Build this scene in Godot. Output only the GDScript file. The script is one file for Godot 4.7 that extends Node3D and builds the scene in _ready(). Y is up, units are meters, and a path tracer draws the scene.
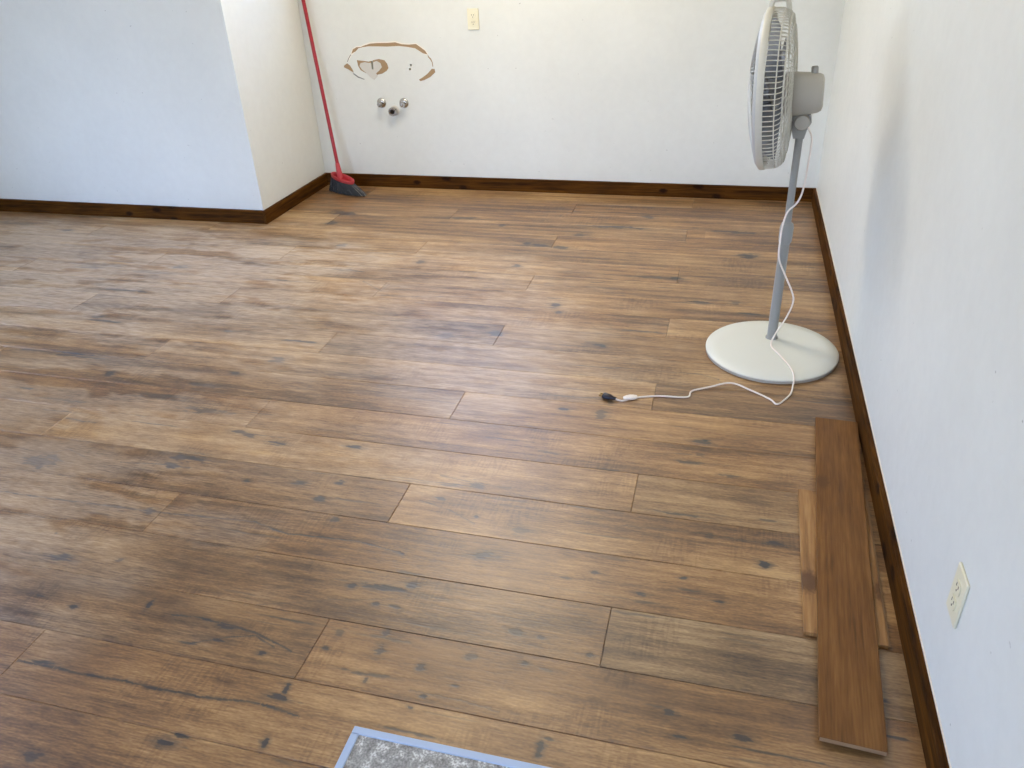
extends Node3D

# ---------------------------------------------------------------- layout (metres)
const XR := 0.5152        # right wall
const XL := -2.6519       # side wall of the recess
const ZB := -4.8781       # back wall of the recess
const ZL := -4.0568       # wall left of the recess
const XW := -5.0          # window wall far left
const ZF := 3.0           # wall behind the camera
const CEIL := 2.5
const Z0 := -2.0073       # floorboard rows
const ROW := 0.1893
const BOARD := 2.087
const JOINTS := [-0.18, -0.866, -1.565]
# dark knots in the boards: x, z, half length, half width, strength
const KNOTS := [[-1.726,-1.296,0.045,0.016,0.90],[-1.552,-1.144,0.014,0.009,0.80],[-1.357,-1.187,0.008,0.025,0.70],[-1.112,-1.174,0.037,0.010,0.95],[-0.980,-1.113,0.013,0.007,0.90],[-0.771,-1.380,0.086,0.012,0.80],[-0.860,-1.368,0.013,0.010,0.90],[-0.704,-1.405,0.020,0.016,0.80],[-0.774,-1.321,0.011,0.008,0.60],[-0.719,-1.322,0.022,0.008,0.50],[-1.338,-0.963,0.033,0.007,0.80],[-1.496,-0.970,0.037,0.008,0.60],[-0.878,-1.007,0.033,0.011,0.95],[-0.872,-1.037,0.008,0.018,0.80],[-0.848,-0.897,0.009,0.017,0.95],[-1.063,-0.847,0.032,0.011,0.95],[-1.039,-0.868,0.020,0.007,0.60],[-1.323,-0.756,0.030,0.016,0.40],[-0.270,-1.022,0.010,0.027,0.90],[-0.257,-1.042,0.015,0.006,0.50],[-0.553,-1.555,0.032,0.015,0.85],[0.189,-1.677,0.018,0.014,0.90],[0.221,-1.768,0.026,0.008,0.70],[0.016,-1.109,0.019,0.006,0.80],[-0.016,-1.163,0.014,0.011,0.60],[0.146,-1.134,0.026,0.015,0.60],[-0.352,-1.223,0.013,0.007,0.80],[-0.302,-1.213,0.021,0.007,0.30],[-1.400,-1.939,0.044,0.014,0.75],[-1.124,-1.970,0.034,0.019,0.70],[-1.214,-1.750,0.029,0.014,0.60],[-1.090,-1.780,0.020,0.014,0.80],[-1.114,-1.689,0.023,0.016,0.60],[-1.024,-1.607,0.016,0.013,0.45],[-0.657,-1.853,0.033,0.022,0.40],[-0.752,-1.768,0.020,0.009,0.50],[-0.620,-1.710,0.008,0.007,0.70],[-0.776,-1.515,0.011,0.008,0.70],[-2.153,-1.688,0.094,0.030,0.45],[-2.127,-1.659,0.017,0.019,0.50],[-1.648,-1.801,0.084,0.026,0.60],[-1.684,-1.753,0.044,0.020,0.60],[-1.388,-1.725,0.017,0.012,0.70],[-1.520,-1.966,0.033,0.017,0.50],[-1.818,-1.381,0.005,0.004,1.00],[-0.488,-2.342,0.026,0.013,0.60],[0.005,-2.222,0.036,0.018,0.45],[0.011,-2.230,0.013,0.009,0.80],[-0.353,-2.328,0.025,0.023,0.35],[-0.330,-2.414,0.015,0.017,0.40],[-0.000,-2.147,0.019,0.011,0.30],[-1.603,-1.529,0.025,0.015,0.50],[-1.565,-1.976,0.042,0.014,0.50],[-1.549,-1.322,0.017,0.007,0.40],[-0.013,-1.580,0.013,0.007,0.60],[-0.116,-1.500,0.018,0.009,0.60],[0.083,-1.515,0.020,0.007,0.60],[-0.241,-1.554,0.014,0.007,0.50],[-0.315,-1.515,0.019,0.007,0.40],[0.047,-1.765,0.014,0.011,0.30],[-0.478,-1.676,0.033,0.021,0.30],[-0.702,-1.184,0.016,0.023,0.50],[-0.710,-1.233,0.011,0.018,0.50],[-0.836,-1.161,0.011,0.008,0.50],[-0.822,-1.215,0.014,0.015,0.30],[-0.590,-1.158,0.012,0.014,0.50],[-0.485,-1.217,0.020,0.011,0.40],[-0.493,-1.127,0.012,0.004,0.60],[-0.555,-1.083,0.011,0.006,0.70],[-0.572,-1.047,0.009,0.006,0.50],[-0.702,-1.095,0.007,0.010,0.40],[-0.208,-1.279,0.012,0.009,0.60],[-0.398,-1.309,0.023,0.012,0.50],[-0.336,-1.309,0.012,0.006,0.50],[-1.673,-1.158,0.016,0.005,0.40],[-1.173,-1.102,0.034,0.004,0.50],[-1.105,-1.126,0.031,0.004,0.70],[-2.027,-3.776,0.041,0.037,0.60],[-2.263,-4.303,0.102,0.037,0.50],[-2.260,-4.116,0.046,0.034,0.50],[-1.497,-3.601,0.028,0.033,0.50],[-0.885,-2.876,0.037,0.023,0.70],[-1.704,-2.494,0.044,0.036,0.40],[-1.087,-2.812,0.052,0.031,0.35],[-1.692,-2.659,0.113,0.009,0.70],[-1.224,-4.219,0.026,0.025,0.50],[-1.507,-4.307,0.140,0.026,0.45],[-1.008,-3.938,0.030,0.045,0.60],[-0.935,-3.933,0.089,0.022,0.60],[-0.823,-3.919,0.064,0.022,0.50],[-0.564,-4.274,0.178,0.025,0.75],[-0.418,-4.468,0.042,0.035,0.50],[0.136,-3.929,0.054,0.035,0.60],[-0.199,-3.589,0.034,0.018,0.85],[-0.312,-3.584,0.148,0.012,0.40],[-0.697,-3.194,0.024,0.032,0.60],[-0.668,-3.124,0.019,0.015,0.50],[-0.436,-2.844,0.034,0.022,0.75],[-0.461,-2.848,0.073,0.035,0.25],[-0.292,-2.998,0.111,0.009,0.60],[0.152,-3.241,0.083,0.015,0.60],[0.071,-4.279,0.159,0.024,0.50],[-0.077,-3.330,0.067,0.011,0.50],[0.088,-3.346,0.026,0.022,0.30],[-0.751,-4.116,0.042,0.032,0.40],[-0.988,-3.623,0.028,0.020,0.60],[-2.687,-2.687,0.123,0.009,0.90],[-2.765,-2.717,0.037,0.019,0.50],[-2.846,-3.019,0.203,0.017,0.55],[-2.606,-2.385,0.141,0.008,0.80],[-2.827,-2.374,0.087,0.012,0.40],[-2.331,-2.261,0.026,0.025,0.50],[-1.818,-2.355,0.029,0.015,0.60],[-2.060,-2.692,0.028,0.009,0.70],[-3.859,-3.772,0.054,0.016,0.60],[-4.264,-3.847,0.291,0.034,0.30],[-3.256,-3.262,0.091,0.019,0.45],[-2.753,-3.339,0.050,0.026,0.60],[-3.220,-3.297,0.227,0.026,0.25],[-2.872,-3.251,0.214,0.019,0.30],[-2.591,-2.092,0.057,0.007,0.60],[-1.845,-3.437,0.126,0.013,0.50],[-2.120,-3.262,0.114,0.012,0.50],[-1.883,-2.247,0.119,0.017,0.35],[-2.009,-2.140,0.142,0.020,0.35],[-2.380,-2.040,0.148,0.013,0.25],[-1.775,-2.083,0.134,0.019,0.40],[-2.586,-2.362,0.167,0.008,0.50],[-3.845,-4.019,0.189,0.036,0.25],[-0.476,-2.069,0.051,0.011,0.30],[-0.029,-2.102,0.047,0.011,0.40],[0.095,-2.052,0.036,0.008,0.40],[0.430,-1.295,0.020,0.005,0.60],[0.457,-1.206,0.038,0.004,0.50]]
const CRACKS := [[0.006,0.80,[-2.153,-1.516,-1.942,-1.518,-1.737,-1.526,-1.603,-1.529,-1.253,-1.550,-1.132,-1.521,-1.034,-1.529,-0.924,-1.534,-0.780,-1.518]],[0.006,0.85,[-1.275,-1.173,-1.199,-1.183,-1.112,-1.174,-1.028,-1.166,-0.950,-1.145,-0.910,-1.132]],[0.004,0.70,[-1.173,-1.102,-1.080,-1.142,-1.023,-1.158,-0.957,-1.134]],[0.007,0.65,[-1.560,-0.962,-1.482,-0.964,-1.350,-0.961,-1.257,-0.967,-1.147,-0.966,-1.055,-0.967,-0.935,-0.981,-0.839,-0.976,-0.805,-0.973]],[0.004,0.90,[-2.261,-1.934,-2.185,-1.928,-2.124,-1.926]],[0.006,0.60,[-1.692,-3.316,-1.553,-3.215]],[0.005,0.50,[-1.553,-3.215,-1.543,-3.302]],[0.006,0.50,[-1.534,-3.170,-1.293,-3.186,-1.086,-3.231]],[0.004,0.70,[-0.590,-2.422,-0.460,-2.425,-0.356,-2.437]],[0.005,0.40,[-1.116,-2.817,-0.936,-2.811,-0.723,-2.820]],[0.004,0.35,[-1.402,-1.804,-1.140,-1.813,-0.906,-1.828,-0.807,-1.833]],[0.004,0.40,[-0.790,-1.878,-0.652,-1.859,-0.550,-1.860]],[0.006,0.40,[-2.176,-1.713,-2.098,-1.765,-1.981,-1.723]],[0.006,0.50,[-1.870,-1.733,-1.728,-1.750,-1.613,-1.751]],[0.004,0.50,[-1.190,-2.301,-0.977,-2.305,-0.874,-2.297]],[0.003,0.50,[-2.075,-1.436,-1.923,-1.434,-1.844,-1.436]],[0.003,0.30,[-1.078,-1.251,-0.895,-1.309,-0.667,-1.365]],[0.003,0.35,[-0.346,-1.471,-0.216,-1.478,-0.063,-1.476]],[0.003,0.40,[-0.590,-1.092,-0.470,-1.091,-0.374,-1.081]],[0.004,0.50,[-0.809,-1.747,-0.704,-1.720,-0.612,-1.675]],[0.004,0.40,[-0.203,-1.756,0.020,-1.768,0.260,-1.756]],[0.005,0.40,[-0.253,-2.666,-0.029,-2.676,0.046,-2.644]]]

var M := {}
var counts := {}
var grain: FastNoiseLite

func _ready() -> void:
	# camera
	var cam := Camera3D.new()
	cam.name = "camera"
	add_child(cam)
	cam.position = Vector3(0, 1.5, 0)
	cam.basis = Basis.from_euler(Vector3(-0.5278, 0.2794, -0.0482))
	cam.fov = rad_to_deg(2.0 * atan(384.0 / 790.78))
	cam.near = 0.02
	cam.current = true
	# sky and exposure
	var we := WorldEnvironment.new()
	we.name = "world_environment"
	var env := Environment.new()
	var sky := Sky.new()
	var sm := ProceduralSkyMaterial.new()
	sm.sky_top_color = Color(0.54, 0.67, 0.91)
	sm.sky_horizon_color = Color(0.835, 0.885, 0.945)
	sm.ground_horizon_color = Color(0.62, 0.63, 0.63)
	sm.ground_bottom_color = Color(0.48, 0.47, 0.45)
	sm.sun_angle_max = 0.0
	sm.energy_multiplier = 14.0
	sky.sky_material = sm
	env.sky = sky
	env.background_mode = Environment.BG_SKY
	env.tonemap_mode = Environment.TONE_MAPPER_LINEAR
	env.tonemap_exposure = 1.0
	env.sdfgi_enabled = true
	env.ssao_enabled = true
	env.ssil_enabled = true
	we.environment = env
	add_child(we)

	grain = FastNoiseLite.new()
	grain.seed = 11
	grain.frequency = 1.0
	make_materials()
	build_room()
	build_ceiling_lamp("long white ceiling lamp above the recess", Vector3(-1.3, CEIL, -3.85), 4.0)
	build_ceiling_lamp("added unseen ceiling lamp warming the middle of the room", Vector3(-0.8, CEIL, -1.9), 1.0)  # second lamp, unseen, added for warm light on right wall and fan
	build_floor()
	build_wall_damage()
	build_pipes()
	build_outlet("ivory outlet plate high on the white back wall", Transform3D(Basis.IDENTITY, Vector3(-1.529, 1.018, ZB)))
	build_outlet("ivory outlet plate low on the right wall beside the loose boards", Transform3D(Basis(Vector3.UP, -PI / 2), Vector3(XR, 0.329, -1.298)))
	build_fan()
	build_broom()
	build_boards()
	build_tray()

# ---------------------------------------------------------------- helpers
func numbered(n: String) -> String:
	counts[n] = counts.get(n, 0) + 1
	return n if counts[n] == 1 else "%s_%03d" % [n, counts[n] - 1]

func tag(o: Node, label: String, category: String, group := "") -> void:
	o.set_meta("label", label)
	o.set_meta("category", category)
	if group:
		o.set_meta("group", group)

func thing(n: String, label: String, category: String, at := Vector3.ZERO, group := "") -> Node3D:
	var o := Node3D.new()
	o.name = numbered(n)
	add_child(o)
	o.position = at
	tag(o, label, category, group)
	return o

func mb() -> SurfaceTool:
	var st := SurfaceTool.new()
	st.begin(Mesh.PRIMITIVE_TRIANGLES)
	return st

func part(n: String, st: SurfaceTool, m: Material, parent: Node, kind := "") -> MeshInstance3D:
	var o := MeshInstance3D.new()
	o.name = n
	st.generate_tangents()
	o.mesh = st.commit()
	o.material_override = m
	o.cast_shadow = GeometryInstance3D.SHADOW_CASTING_SETTING_ON
	parent.add_child(o, true)
	if kind:
		o.set_meta("kind", kind)
	return o

func tri(st: SurfaceTool, p: Array, n: Array, uv: Array) -> void:
	var order := [0, 1, 2]
	if (p[1] - p[0]).cross(p[2] - p[0]).dot(n[0] + n[1] + n[2]) > 0.0:
		order = [0, 2, 1]
	for i in order:
		st.set_normal(n[i])
		st.set_uv(uv[i])
		st.add_vertex(p[i])

func quad(st: SurfaceTool, p: Array, n: Array, uv: Array) -> void:
	tri(st, [p[0], p[1], p[2]], [n[0], n[1], n[2]], [uv[0], uv[1], uv[2]])
	tri(st, [p[0], p[2], p[3]], [n[0], n[2], n[3]], [uv[0], uv[2], uv[3]])

func flat(st: SurfaceTool, p: Array, inside: Vector3, uvx := Vector3.ZERO, uvy := Vector3.ZERO) -> void:
	# one flat convex polygon facing away from inside
	var n: Vector3 = (p[1] - p[0]).cross(p[2] - p[0]).normalized()
	if n.dot(p[0] - inside) < 0.0:
		n = -n
	var ux := uvx
	var uy := uvy
	if ux == Vector3.ZERO:
		if absf(n.y) > 0.7:
			ux = Vector3.RIGHT
			uy = Vector3.BACK
		elif absf(n.x) > 0.7:
			ux = Vector3.BACK
			uy = Vector3.UP
		else:
			ux = Vector3.RIGHT
			uy = Vector3.UP
	for i in range(1, p.size() - 1):
		var t := [p[0], p[i], p[i + 1]]
		var uv := []
		for q in t:
			uv.append(Vector2(q.dot(ux), q.dot(uy)))
		tri(st, t, [n, n, n], uv)

func box(st: SurfaceTool, lo: Vector3, hi: Vector3, b := 0.0, xf := Transform3D.IDENTITY, uvx := Vector3.ZERO, uvy := Vector3.ZERO) -> void:
	# box with chamfered edges; texture coordinates in metres
	var c := (lo + hi) * 0.5
	var h := (hi - lo) * 0.5
	var mid := xf * c
	for ax in 3:
		var u := (ax + 1) % 3
		var v := (ax + 2) % 3
		for s in [-1.0, 1.0]:
			var p := []
			for k in [[-1, -1], [1, -1], [1, 1], [-1, 1]]:
				var q := Vector3.ZERO
				q[ax] = s * h[ax]
				q[u] = k[0] * (h[u] - b)
				q[v] = k[1] * (h[v] - b)
				p.append(xf * (c + q))
			flat(st, p, mid, uvx, uvy)
	if b <= 0.0:
		return
	for ax in 3:
		var u := (ax + 1) % 3
		var v := (ax + 2) % 3
		for su in [-1.0, 1.0]:
			for sv in [-1.0, 1.0]:
				var p := []
				for k in [[-1, 0], [1, 0], [1, 1], [-1, 1]]:
					var q := Vector3.ZERO
					q[ax] = k[0] * (h[ax] - b)
					q[u] = su * (h[u] - (b if k[1] == 0 else 0.0))
					q[v] = sv * (h[v] - (0.0 if k[1] == 0 else b))
					p.append(xf * (c + q))
				flat(st, p, mid, uvx, uvy)
	for sx in [-1.0, 1.0]:
		for sy in [-1.0, 1.0]:
			for sz in [-1.0, 1.0]:
				var s := Vector3(sx, sy, sz)
				var p := []
				for ax in 3:
					var q := s * (h - Vector3(b, b, b))
					q[ax] = s[ax] * h[ax]
					p.append(xf * (c + q))
				flat(st, p, mid, uvx, uvy)

func lathe(st: SurfaceTool, prof: Array, seg: int, xf := Transform3D.IDENTITY, squash := Vector2.ONE) -> void:
	# prof: Vector2(radius, height) along local y; creases sharper than 40 degrees stay sharp
	var nn := prof.size()
	var sn := []
	for i in nn - 1:
		var d: Vector2 = prof[i + 1] - prof[i]
		sn.append(Vector2(d.y, -d.x).normalized())
	var va := 0.0
	for i in nn - 1:
		var n0: Vector2 = sn[i]
		var n1: Vector2 = sn[i]
		if i > 0 and sn[i - 1].dot(sn[i]) > 0.76:
			n0 = (sn[i - 1] + sn[i]).normalized()
		if i < nn - 2 and sn[i + 1].dot(sn[i]) > 0.76:
			n1 = (sn[i + 1] + sn[i]).normalized()
		var a: Vector2 = prof[i]
		var b: Vector2 = prof[i + 1]
		var vb := va + a.distance_to(b)
		for k in seg:
			var t0 := TAU * k / seg
			var t1 := TAU * (k + 1) / seg
			var e0 := Vector3(cos(t0), 0, sin(t0))
			var e1 := Vector3(cos(t1), 0, sin(t1))
			var P := []
			var N := []
			var U := []
			for w in [[a, e0, n0, t0, va], [a, e1, n0, t1, va], [b, e1, n1, t1, vb], [b, e0, n1, t0, vb]]:
				var q: Vector3 = w[1] * w[0].x + Vector3(0, w[0].y, 0)
				var m: Vector3 = w[1] * w[2].x + Vector3(0, w[2].y, 0)
				q.x *= squash.x
				q.z *= squash.y
				P.append(xf * q)
				N.append((xf.basis * m).normalized())
				U.append(Vector2(w[3] * 0.2, w[4]))
			if a.x < 1e-5:
				tri(st, [P[0], P[2], P[3]], [N[0], N[2], N[3]], [U[0], U[2], U[3]])
			elif b.x < 1e-5:
				tri(st, [P[0], P[1], P[2]], [N[0], N[1], N[2]], [U[0], U[1], U[2]])
			else:
				quad(st, P, N, U)
		va = vb

func smooth(pts: Array, n := 6) -> Array:
	var out := []
	for i in pts.size() - 1:
		var p0: Vector3 = pts[maxi(i - 1, 0)]
		var p1: Vector3 = pts[i]
		var p2: Vector3 = pts[i + 1]
		var p3: Vector3 = pts[mini(i + 2, pts.size() - 1)]
		for k in n:
			out.append(p1.cubic_interpolate(p2, p0, p3, float(k) / n))
	out.append(pts[-1])
	return out

func tube(st: SurfaceTool, pts: Array, r0: float, r1 := -1.0, sides := 8, closed := false) -> void:
	if r1 < 0.0:
		r1 = r0
	var n := pts.size()
	var rings := []
	var norms := []
	var up := Vector3.UP
	var prev := Vector3.ZERO
	for i in n:
		var a: Vector3 = pts[(i - 1 + n) % n] if closed else pts[maxi(i - 1, 0)]
		var b: Vector3 = pts[(i + 1) % n] if closed else pts[mini(i + 1, n - 1)]
		var d := (b - a).normalized()
		if i == 0:
			up = Vector3.UP if absf(d.y) < 0.9 else Vector3.RIGHT
			prev = d.cross(up).normalized()
		var x := (prev - d * prev.dot(d)).normalized()
		prev = x
		var y := d.cross(x)
		var r := lerpf(r0, r1, float(i) / maxi(n - 1, 1))
		var ring := []
		var nr := []
		for k in sides:
			var e := x * cos(TAU * k / sides) + y * sin(TAU * k / sides)
			ring.append(pts[i] + e * r)
			nr.append(e)
		rings.append(ring)
		norms.append(nr)
	for i in (n if closed else n - 1):
		var j := (i + 1) % n
		for k in sides:
			var l := (k + 1) % sides
			quad(st, [rings[i][k], rings[i][l], rings[j][l], rings[j][k]], [norms[i][k], norms[i][l], norms[j][l], norms[j][k]],
				[Vector2(k, i) * 0.01, Vector2(k + 1, i) * 0.01, Vector2(k + 1, i + 1) * 0.01, Vector2(k, i + 1) * 0.01])
	if not closed:
		for e in [0, n - 1]:
			var d: Vector3 = (pts[0] - pts[1]).normalized() if e == 0 else (pts[n - 1] - pts[n - 2]).normalized()
			for k in range(1, sides - 1):
				tri(st, [rings[e][0], rings[e][k], rings[e][k + 1]], [d, d, d], [Vector2.ZERO, Vector2.ZERO, Vector2.ZERO])

func slab(st: SurfaceTool, outline: Array, z0: float, z1: float, xf := Transform3D.IDENTITY) -> void:
	# outline: Vector2 points in local x, y, extruded from z0 to z1
	var pv := PackedVector2Array(outline)
	var idx := Geometry2D.triangulate_polygon(pv)
	for z in [z0, z1]:
		var nz: Vector3 = xf.basis * Vector3(0, 0, -1.0 if z == z0 else 1.0)
		for i in range(0, idx.size(), 3):
			var P := []
			var U := []
			for k in 3:
				var q := pv[idx[i + k]]
				P.append(xf * Vector3(q.x, q.y, z))
				U.append(q)
			tri(st, P, [nz, nz, nz], U)
	var ccw := not Geometry2D.is_polygon_clockwise(pv)
	for i in pv.size():
		var a := pv[i]
		var b := pv[(i + 1) % pv.size()]
		var d := (b - a).normalized()
		var m := Vector2(d.y, -d.x) * (1.0 if ccw else -1.0)
		var n3 := xf.basis * Vector3(m.x, m.y, 0)
		quad(st, [xf * Vector3(a.x, a.y, z0), xf * Vector3(b.x, b.y, z0), xf * Vector3(b.x, b.y, z1), xf * Vector3(a.x, a.y, z1)], [n3, n3, n3, n3],
			[a, b, b, a])

# ---------------------------------------------------------------- materials
func plain(c: Color, rough: float, metal := 0.0) -> StandardMaterial3D:
	var m := StandardMaterial3D.new()
	m.albedo_color = c
	m.roughness = rough
	m.metallic = metal
	return m

func noise_bytes(w: int, h: int, fw: int, fh: int, freq: float, sd: int, octaves := 3) -> PackedByteArray:
	# noise computed at fw x fh and stretched to w x h
	var n := FastNoiseLite.new()
	n.noise_type = FastNoiseLite.TYPE_SIMPLEX_SMOOTH
	n.seed = sd
	n.frequency = freq
	n.fractal_octaves = octaves
	var im := n.get_seamless_image(fw, fh)
	im.convert(Image.FORMAT_L8)
	if fw != w or fh != h:
		im.resize(w, h, Image.INTERPOLATE_CUBIC)
	return im.get_data()

func wall_material(sd: int, base: Color, tint := 0.0) -> StandardMaterial3D:
	var n := 1024
	var a := noise_bytes(n, n, 256, 256, 0.012, sd, 4)
	var b := noise_bytes(n, n, 512, 512, 0.06, sd + 1, 3)
	var out := PackedByteArray()
	out.resize(n * n * 3)
	for i in n * n:
		var k := 1.0 + (a[i] - 128) * 0.00009 + (b[i] - 128) * 0.00006
		out[i * 3] = clampi(int(base.r * 255.0 * k), 0, 255)
		out[i * 3 + 1] = clampi(int(base.g * 255.0 * k), 0, 255)
		out[i * 3 + 2] = clampi(int(base.b * 255.0 * (k - (a[i] - 128) * tint)), 0, 255)
	var rng := RandomNumberGenerator.new()
	rng.seed = sd
	for q in 46:                                     # specks and small scuffs
		var x := rng.randi_range(4, n - 20)
		var y := rng.randi_range(4, n - 20)
		var len := rng.randi_range(1, 3) if rng.randf() < 0.8 else rng.randi_range(4, 9)
		var sl := rng.randf_range(-0.6, 0.6)
		var k := rng.randf_range(0.70, 0.92)
		for d in len:
			var i := ((y + int(d * sl)) * n + x + d) * 3
			for ch in 3:
				out[i + ch] = int(out[i + ch] * k)
				out[i + n * 3 + ch] = int(out[i + n * 3 + ch] * (k + 1.0) * 0.5)
	var m := StandardMaterial3D.new()
	m.albedo_texture = ImageTexture.create_from_image(Image.create_from_data(n, n, false, Image.FORMAT_RGB8, out))
	m.uv1_scale = Vector3(0.5, 0.5, 0.5)
	m.roughness = 0.62
	var nn := FastNoiseLite.new()
	nn.seed = sd
	nn.frequency = 0.05
	nn.fractal_octaves = 3
	var hm := nn.get_seamless_image(512, 512)
	hm.bump_map_to_normal_map(3.0)
	m.normal_enabled = true
	m.normal_texture = ImageTexture.create_from_image(hm)
	m.normal_scale = 0.05
	return m

func wood_texture(w: int, h: int, sd: int, cols: Array, knots: int, contrast := 1.0) -> Array:
	# grain runs along u; returns colour and normal textures
	var g1 := noise_bytes(w, h, w / 16, h, 0.20, sd, 3)
	var g2 := noise_bytes(w, h, w / 32, h, 0.06, sd + 1, 3)
	var g3 := noise_bytes(w, h, maxi(w / 8, 16), maxi(h / 2, 16), 0.03, sd + 2, 3)
	var rng := RandomNumberGenerator.new()
	rng.seed = sd
	var D := PackedFloat32Array()
	D.resize(w * h)
	for q in knots:
		var kx := rng.randf() * w
		var ky := rng.randf_range(0.15, 0.85) * h
		var r := rng.randf_range(0.10, 0.28) * h
		for y in range(maxi(0, int(ky - 2 * r)), mini(h, int(ky + 2 * r))):
			for x in range(maxi(0, int(kx - 3 * r)), mini(w, int(kx + 3 * r))):
				var e := sqrt(pow((x - kx) / (1.4 * r), 2) + pow((y - ky) / r, 2)) + 0.25 * grain.get_noise_2d(x * 0.08, y * 0.15)
				D[y * w + x] = maxf(D[y * w + x], 0.85 * (1.0 - smoothstep(0.4, 1.2, e)))
	var out := PackedByteArray()
	out.resize(w * h * 3)
	var hg := PackedByteArray()
	hg.resize(w * h)
	for i in w * h:
		var t := clampf(0.5 + contrast * ((g1[i] - 128) * 0.0022 + (g2[i] - 128) * 0.0026 + (g3[i] - 128) * 0.0022), 0.0, 1.0)
		var c: Color = cols[0].lerp(cols[1], t * 2.0) if t < 0.5 else cols[1].lerp(cols[2], t * 2.0 - 1.0)
		if D[i] > 0.01:
			c = c.lerp(cols[3], D[i])
		out[i * 3] = int(c.r * 255)
		out[i * 3 + 1] = int(c.g * 255)
		out[i * 3 + 2] = int(c.b * 255)
		hg[i] = clampi(int(g1[i] * 0.6 + g2[i] * 0.3), 0, 255)
	var im := Image.create_from_data(w, h, false, Image.FORMAT_RGB8, out)
	var nm := Image.create_from_data(w, h, false, Image.FORMAT_L8, hg)
	nm.bump_map_to_normal_map(2.0)
	return [ImageTexture.create_from_image(im), ImageTexture.create_from_image(nm)]

func wood(tex: Array, rough: float, scale: Vector3, nscale := 0.4) -> StandardMaterial3D:
	var m := StandardMaterial3D.new()
	m.albedo_texture = tex[0]
	m.normal_enabled = true
	m.normal_texture = tex[1]
	m.normal_scale = nscale
	m.roughness = rough
	m.uv1_scale = scale
	return m

func make_materials() -> void:
	M.wall = wall_material(3, Color(0.858, 0.874, 0.862))
	M.ceiling = plain(Color(0.92, 0.92, 0.90), 0.9)
	M.subfloor = plain(Color8(186, 152, 110), 0.9)
	var pine := wood_texture(1024, 64, 21, [Color8(44, 25, 7), Color8(72, 43, 11), Color8(96, 61, 19), Color8(28, 13, 6)], 4)
	M.baseboard = wood(pine, 0.65, Vector3(0.62, 12.0, 1))
	M.baseboard.metallic_specular = 0.18
	var red := wood_texture(1024, 128, 33, [Color8(84, 54, 24), Color8(116, 78, 38), Color8(142, 102, 56), Color8(90, 60, 30)], 1, 0.75)
	M.board_dark = wood(red, 0.55, Vector3(0.8, 7.6, 1))
	M.board_dark.metallic_specular = 0.35
	var tan := wood_texture(512, 128, 35, [Color8(120, 84, 46), Color8(158, 116, 68), Color8(186, 146, 96), Color8(90, 60, 34)], 2, 0.8)
	M.board_tan = wood(tan, 0.5, Vector3(1.6, 5.2, 1))
	M.ply = plain(Color8(150, 122, 92), 0.8)
	M.ivory = plain(Color8(226, 222, 196), 0.38)
	M.slot_shade = plain(Color8(46, 42, 38), 0.7)  # dark tone painted for the shade inside the outlet openings
	M.paper = plain(Color8(160, 136, 106), 0.95)
	M.plaster = plain(Color8(204, 203, 198), 0.95)
	M.tear = plain(Color8(236, 232, 222), 0.95)
	M.pipe = plain(Color8(112, 100, 88), 0.8)
	M.chrome = plain(Color(0.72, 0.71, 0.69), 0.22, 1.0)
	M.fan_light = plain(Color8(202, 202, 193), 0.42)
	M.fan_base = plain(Color8(216, 219, 211), 0.40)
	M.fan_grey = plain(Color8(148, 150, 148), 0.38)
	M.fan_body = plain(Color8(176, 173, 164), 0.42)
	M.fan_dark = plain(Color8(120, 122, 124), 0.5)
	M.fan_front_shaded = plain(Color8(186, 191, 194), 0.4)  # fan plastic painted greyer and bluer for its shaded, window-facing side
	M.blade = plain(Color8(128, 134, 142), 0.35)
	M.cord = plain(Color8(236, 228, 220), 0.45)
	M.plug = plain(Color8(26, 28, 44), 0.4)
	M.brass = plain(Color(0.75, 0.66, 0.45), 0.3, 1.0)
	M.broom_red = plain(Color8(152, 22, 36), 0.32)
	M.broom_cap = plain(Color8(188, 70, 76), 0.4)
	M.bristle = plain(Color8(48, 54, 64), 0.55)
	M.bristle_pale = plain(Color8(150, 148, 142), 0.7)
	M.frame_sky_sheen = plain(Color8(178, 200, 232), 0.35)  # blue of the reflected sky painted into the frame colour
	M.caulk = plain(Color8(232, 222, 204), 0.7)
	M.window_frame = plain(Color8(230, 230, 228), 0.4)
	var g := plain(Color(0.95, 0.98, 1.0, 0.06), 0.02)
	g.transparency = BaseMaterial3D.TRANSPARENCY_ALPHA
	M.glass = g
	var e := plain(Color(0.95, 0.93, 0.88), 0.5)
	e.emission_enabled = true
	e.emission = Color(1.0, 0.94, 0.84)
	e.emission_energy_multiplier = 1.6
	M.lamp = e

# ---------------------------------------------------------------- room
func struct(n: String, st: SurfaceTool, m: Material) -> MeshInstance3D:
	return part(n, st, m, self, "structure")

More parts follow.
